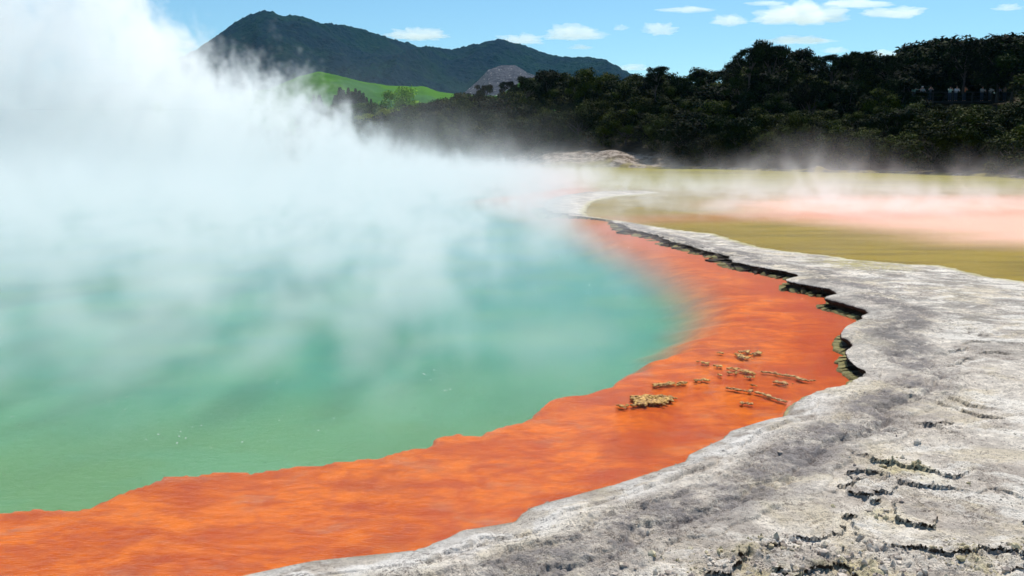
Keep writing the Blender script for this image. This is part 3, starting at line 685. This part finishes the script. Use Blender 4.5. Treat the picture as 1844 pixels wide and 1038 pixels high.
def blob_cluster(pts, rad, r, flat=.6):
    parts = []
    for (x, y), q in zip(pts, rad):
        V = IV * np.array([q * r.uniform(.8, 1.3), q * r.uniform(.8, 1.3), q * flat]) * (1 + .18 * r.normal(size=(len(IV), 1)))
        parts.append((V + np.array([x, y, q * flat * .25]), IF))
    return join(parts)
crusts = [ # polyline in photo pixels, half width px, material, label
 ([(1290,635),(1302,635)],2.5,0,"tiny brown crust farthest left of the upper crusts on the orange shelf"),
 ([(1334,634),(1348,633)],5,0,"knobbly tan crust at the top of the cluster near the ledge"),
 ([(1329,640),(1344,645)],6,0,"broad knobbly crust just below the topmost crust"),
 ([(1352,638),(1362,637),(1372,634)],3,0,"short slanting crust right of the topmost crust"),
 ([(1262,653),(1274,655)],3,0,"small brown crust at the left end of the upper row"),
 ([(1286,658),(1300,660)],3,0,"small ring shaped crust second in the upper row"),
 ([(1311,664),(1328,664)],3.5,0,"upper one of two parallel short crusts"),
 ([(1311,671),(1328,671)],2.5,0,"lower one of two parallel short crusts"),
 ([(1336,668),(1357,672)],4.5,0,"pale lumpy crust right of the two parallel crusts"),
 ([(1345,679),(1357,680)],3,0,"small brown crust under the pale lumpy crust"),
 ([(1294,675),(1299,675)],2.5,0,"very small round crust left of the two parallel crusts"),
 ([(1253,685),(1274,684)],3.5,0,"short dark crust right of the long straight crust"),
 ([(1175,694),(1205,692),(1235,689)],4,0,"long straight knobbly crust on the orange shelf"),
 ([(1137,717),(1160,719),(1185,717),(1204,716)],9,0,"largest golden brown crust raft on the orange shelf"),
 ([(1150,725),(1175,724)],6,2,""),
 ([(1113,730),(1128,733)],3.5,0,"small dark crust left of the largest crust raft"),
 ([(1402,688),(1420,692)],5,1,"round pale crust between the two long curved crusts"),
 ([(1355,694),(1362,695)],2.5,0,"very small crust above the lower curved crust"),
 ([(1335,726),(1352,727)],2.5,1,"thin flat crust below the lower curved crust"),
 ([(1371,670),(1387,671.5),(1408,675),(1429,678),(1444,684),(1465,686)],2.3,1,"upper long curved rope of crust reaching toward the rock rim"),
 ([(1308,699),(1330,702),(1351,704.6),(1374,709),(1392,717),(1413,723)],2.3,1,"lower long curved rope of crust touching the rock rim")]
rc = np.random.default_rng(5)
extra = None
for line, hw, mt, lb in crusts:
    if mt == 2: continue
    w_ = [np.array(gp(a, b, 0)) for a, b in line]
    if 'largest' in lb: w_ = w_ + [np.array(gp(1190,722,0)), np.array(gp(1165,725,0)), np.array(gp(1145,722,0))]
    hwm = hw / 1597 * math.hypot(*w_[0]) * 1.6; P_, Rr = [], []
    q = .019 if 'largest' in lb else .015
    for a, b in zip(w_[:-1], w_[1:]):
        Ls = np.linalg.norm(b - a); k = max(4, int(Ls * 2 * hwm * 1.9 / (q * q * 3.2)))
        for i in range(min(k, 240)):
            t = rc.random(); pnt = a + (b - a) * t; dd = rc.normal(size=2) * hwm * .45; dd[1] *= 1.5
            P_.append(pnt + dd); Rr.append(q * rc.uniform(.55, 1.25))
    P_ = np.array(P_); c0 = P_.mean(0); V, F = blob_cluster(P_ - c0, Rr, rc)
    o = link("mineral_crust", mesh_np("mineral_crust", V, F, M_cp if mt == 1 else M_cr, True), None, (c0[0], c0[1], -.002))
    props(o, lb, "mineral crust", "mineral crusts floating over the orange shelf")

# ------------------------------------------------------------------ gas bubbles on the turquoise water
rb = np.random.default_rng(21); nB = 450; yb = CAMZ / rb.uniform(.10, .40, nB); xb_ = yb * rb.uniform(-.55, .08, nB) + .3 * rb.normal(size=nB)
okb = (sdist(deep, xb_, yb) > .6) & (P2.fbm(xb_ * .7, yb * .5, 2) > .02); xb_, yb = xb_[okb], yb[okb]; q = .0025 + .0005 * yb * rb.random(len(xb_))
ih = bmesh.new(); bmesh.ops.create_icosphere(ih, subdivisions=1, radius=1); ih.verts.ensure_lookup_table()
BV = np.array([v_.co[:] for v_ in ih.verts]); BF = np.array([[v_.index for v_ in f.verts] for f in ih.faces]); ih.free()
Q = BV[None] * q[:, None, None] * np.array([1.6, 2.5, .12]) + np.stack([xb_, yb, yb * 0 + .002], -1)[:, None, :]
props(link("bubbles", mesh_np("bubbles", Q.reshape(-1, 3), (BF[None] + (np.arange(len(q)) * len(BV))[:, None, None]).reshape(-1, 3), simple("foam", (.8, .8, .76), .3, .05), True)), kind="stuff", label="tiny white gas bubbles on the turquoise water")

# ------------------------------------------------------------------ loose rubble on the terrace
def hz(x, y): return land_height(np.array(x), np.array(y))
rr = np.random.default_rng(11)
N0 = 30000; yy = 2.5 / rr.uniform(.12, .86, N0); xx = yy * rr.uniform(-.2, .66, N0)
hh, dd1, dd2, cmm, ly, ss = hz(xx, yy)
wgt = (ss > .35) & (rr.random(N0) < .004 + .7 * cmm)
xx, yy, hh = xx[wgt], yy[wgt], hh[wgt]; sz = .004 + .022 * rr.random(len(xx))**5 + .0004 * yy
ico = bmesh.new(); bmesh.ops.create_icosphere(ico, subdivisions=1, radius=1); ico.verts.ensure_lookup_table()
JV = np.array([v_.co[:] for v_ in ico.verts]); JF = np.array([[v_.index for v_ in f.verts] for f in ico.faces]); ico.free()
nn = len(xx); Q = JV[None] * (sz[:, None, None] * rr.uniform(.6, 1.3, (nn, 1, 3))) * (1 + .22 * rr.normal(size=(nn, len(JV), 1)))
Q = Q + np.stack([xx, yy, hh + sz * .1], -1)[:, None, :]
F = (JF[None] + (np.arange(nn) * len(JV))[:, None, None]).reshape(-1, 3)
n = N("rubble"); p = n.pos(); c = n.mix(n.map(n.noise(p, 9, 4, .7), .4, .62), (.34, .28, .24), (.66, .59, .50)); c = n.mix(n.math('MULTIPLY', n.map(n.noise(p, 2.5, 3), .5, .62), .5), c, (.55, .46, .2))
n.bsdf(c, .9, n.bump(n.noise(p, 70, 3), .5, .01), .2)
props(link("rubble", mesh_np("rubble", Q.reshape(-1, 3), F, n.m, False)), kind="stuff", label="small crumbled sinter clods strewn over the terrace")

# ------------------------------------------------------------------ clouds
n = N("cloud"); vp = n.node("ShaderNodeVolumePrincipled", {'Color': (1, 1, 1, 1), 'Density': .010, 'Anisotropy': .55})
n.t.links.new(vp.outputs[0], n.out.inputs['Volume']); M_cl = n.m
ico = bmesh.new(); bmesh.ops.create_icosphere(ico, subdivisions=5, radius=1)
KV = np.array([v_.co[:] for v_ in ico.verts]); KF = np.array([[v_.index for v_ in f.verts] for f in ico.faces]); ico.free()
class P3D:
    def n3(s, p): return (P1.n2(p[:, 0], p[:, 1]) + P2.n2(p[:, 1] + 3, p[:, 2]) + P3.n2(p[:, 2] - 5, p[:, 0])) / 1.6
NP3 = P3D()
clouds = [(753,60,82,24,"largest low white cloud above the saddle of the mountain"),(935,70,70,18,"white cloud touching the second summit"),(1034,60,82,24,"white cloud over the right shoulder of the mountain"),
 (1187,52,48,22,"small slanting white cloud between the mountain and the bush"),(1317,37,52,18,"small oblong white cloud above the bush"),(1442,25,122,36,"largest white cloud above the dark bush"),
 (1435,72,90,14,"flat white cloud just above the highest tuft of the bush"),(1612,22,80,18,"white cloud high above the canopy dip"),(1535,6,90,12,"thin white cloud at the top edge of the picture"),
 (1045,85,34,8,"tiny flat cloud under the cloud over the shoulder"),(1118,50,22,10,"tiny round faint cloud right of the shoulder cloud"),(1235,17,66,9,"thin faint cloud high left of the oblong cloud"),
 (1505,90,34,12,"small cloud peeping over the canopy left of the thin tree"),(1590,97,60,10,"flat cloud behind the canopy dip"),(1135,122,50,10,"low flat cloud at the mountain's right end"),
 (320,78,70,16,"pale cloud beside the steam at the mountain's left slope"),(1380,6,60,6,"faint streak of cloud at the top left of the largest bush cloud"),(1815,14,40,10,"faint cloud in the top right corner")]
for i, (px_, py_, wd, ht, lb) in enumerate(clouds):
    Yc = 5200; x, z = xz(px_, py_, Yc); a = wd / 2 / 1597 * Yc * 1.15; c_ = ht / 2 / 1597 * Yc * 1.3
    rk = np.random.default_rng(100 + i); parts = []
    V = KV.copy(); off = rk.random(3) * 40
    dsp = 1 + .40 * NP3.n3(KV * 1.5 + off) + .30 * NP3.n3(KV * 3.7 + off) + .16 * NP3.n3(KV * 8 + off) + .08 * NP3.n3(KV * 17 + off)
    V = V * dsp[:, None] * np.array([a, a * .55, c_]); V[:, 2] = np.where(V[:, 2] < 0, V[:, 2] * .45, V[:, 2])
    o = link("cloud", mesh_np("cloud", V, KF, M_cl, True), None, (x, Yc, z - c_ * .3)); props(o, lb, "cloud")

# ------------------------------------------------------------------ steam (a volume grid) and thin air haze
def steam(name, mn, mx, res, build, color=(1, 1, 1), aniso=.12, label=""):
    ng = bpy.data.node_groups.new(name + "_field", 'GeometryNodeTree')
    ng.interface.new_socket(name="Geometry", in_out='OUTPUT', socket_type='NodeSocketGeometry')
    g = N("", ng); go = ng.nodes.new("NodeGroupOutput"); vc = ng.nodes.new("GeometryNodeVolumeCube")
    vc.inputs['Min'].default_value = mn; vc.inputs['Max'].default_value = mx
    for k, r_ in zip("XYZ", res): vc.inputs['Resolution ' + k].default_value = r_
    pos = ng.nodes.new("GeometryNodeInputPosition").outputs[0]
    g.set(vc.inputs['Density'], build(g, pos))
    sm = ng.nodes.new("GeometryNodeSetMaterial"); ng.links.new(vc.outputs[0], sm.inputs[0])
    n = N(name); pv = n.node("ShaderNodeVolumePrincipled", {'Color': (*color, 1), 'Density': 1.0, 'Anisotropy': aniso})
    n.t.links.new(pv.outputs[0], n.out.inputs['Volume']); sm.inputs['Material'].default_value = n.m
    ng.links.new(sm.outputs[0], go.inputs[0])
    me = bpy.data.meshes.new(name); me.materials.append(n.m); o = link(name, me)
    md = o.modifiers.new("field", 'NODES'); md.node_group = ng
    return props(o, label, kind="stuff")
def steam_field(g, pos):
    xyz = g.node("ShaderNodeSeparateXYZ", {0: pos}).outputs; x, y, z = xyz[0], xyz[1], xyz[2]
    M = g.math
    u = M('DIVIDE', x, y)
    nbig = g.noise(g.vscale(pos, 1, .8, .8), .13, 3, .5)                       # billows
    nmid = g.noise(g.vscale(pos, 1, .45, .6), .46, 6, .66, 1.6)
    # main plume: crest rises to the left
    H = g.node("ShaderNodeFloatCurve"); cv = H.mapping.curves[0]
    ctrl = [(-44, 19), (-28, 17), (-23.5, 10), (-20, 7.6), (-15, 6.6), (-12.5, 5.6), (-10, 3.8), (-6, 2.2), (-1, 1.6), (4, 1.2), (12, .9), (45, .8)]
    cv.points[0].location = ((ctrl[0][0] + 44) / 89, ctrl[0][1] / 30); cv.points[1].location = (1, ctrl[-1][1] / 30)
    for a, b in ctrl[1:-1]: cv.points.new((a + 44) / 89, b / 30)
    H.mapping.update()
    xs_ = M('ADD', x, M('MULTIPLY', M('SUBTRACT', y, 60), .33))
    g.set(H.inputs['Value'], M('DIVIDE', M('ADD', xs_, 44), 89, clamp=True)); Hm = M('MULTIPLY', H.outputs[0], 30)
    Hn = M('MULTIPLY', Hm, M('ADD', -.45, M('MULTIPLY', nmid, 2.9)))
    top = g.map(M('DIVIDE', M('SUBTRACT', z, Hn), M('ADD', .8, M('MULTIPLY', Hm, .10))), .2, -1.1)
    mean = M('ADD', 63, M('MULTIPLY', M('SUBTRACT', g.noise(g.vscale(pos, 1, 0, .5), .09, 2), .5), 26))
    hw = M('ADD', g.map(x, -6, -30, 10, 17), M('MULTIPLY', z, -.35))
    rangey = g.map(M('SUBTRACT', M('ABSOLUTE', M('SUBTRACT', y, mean)), hw), 0, -5)
    inl = g.map(x, 8, 1)
    puff = g.map(nmid, .42, .57, .05, 1)
    plume = M('MULTIPLY', M('MULTIPLY', M('MULTIPLY', top, rangey), M('MULTIPLY', inl, puff)), .25)
    # low sheet over the pool and pond
    zs = g.map(nbig, .35, .65, .35, 1.0)
    lowd = M('EXPONENT', M('DIVIDE', M('MULTIPLY', z, -1.0), zs))
    yd = M('MULTIPLY', g.map(y, 11, 42, .0, 1), g.map(y, 97, 90))
    right_ = M('MULTIPLY', M('MULTIPLY', g.map(x, 14, 28, 1, .55), g.map(x, 2, 7, 1, 1.4)), M('MAXIMUM', g.map(x, 5, 3), g.map(y, 27, 35)))
    far_r = M('MAXIMUM', g.map(M('ADD', y, M('MULTIPLY', x, .3)), 68, 54), g.map(x, 12, 3))
    wis = g.map(nmid, .43, .60, .03, 1)
    low = M('MULTIPLY', M('MULTIPLY', M('MULTIPLY', lowd, yd), M('MULTIPLY', right_, far_r)), M('MULTIPLY', wis, .21))
    # near veil on the left
    vl = M('MULTIPLY', M('MULTIPLY', g.map(y, 6, 11), g.map(y, 65, 40)), g.map(x, 4.2, -5.0))
    vz = M('EXPONENT', M('DIVIDE', M('MULTIPLY', z, -1.0), 1.1))
    near_ = M('MULTIPLY', M('MULTIPLY', vl, vz), M('MULTIPLY', g.map(nmid, .44, .60), .50))
    d = M('ADD', plume, M('ADD', low, near_))
    d = M('MULTIPLY', d, g.map(z, 21.8, 20.5))
    return M('MAXIMUM', M('SUBTRACT', d, .0065), 0)
steam("steam", (-60, 7, 0.01), (46, 100, 22), (500, 270, 124), steam_field, label="dense white steam rising off the hot pool and drifting left")

n = N("haze"); vp = n.node("ShaderNodeVolumePrincipled", {'Color': (.2, .6, 1.0, 1), 'Density': .00003, 'Anisotropy': .2})
n.t.links.new(vp.outputs[0], n.out.inputs['Volume'])
props(link("haze", mesh_np("haze", *box(-3600, 3600, -60, 3500, -2.5, 430), n.m, False)), kind="stuff", label="thin blue air between the pool and the mountain")
print("trees", cnt)
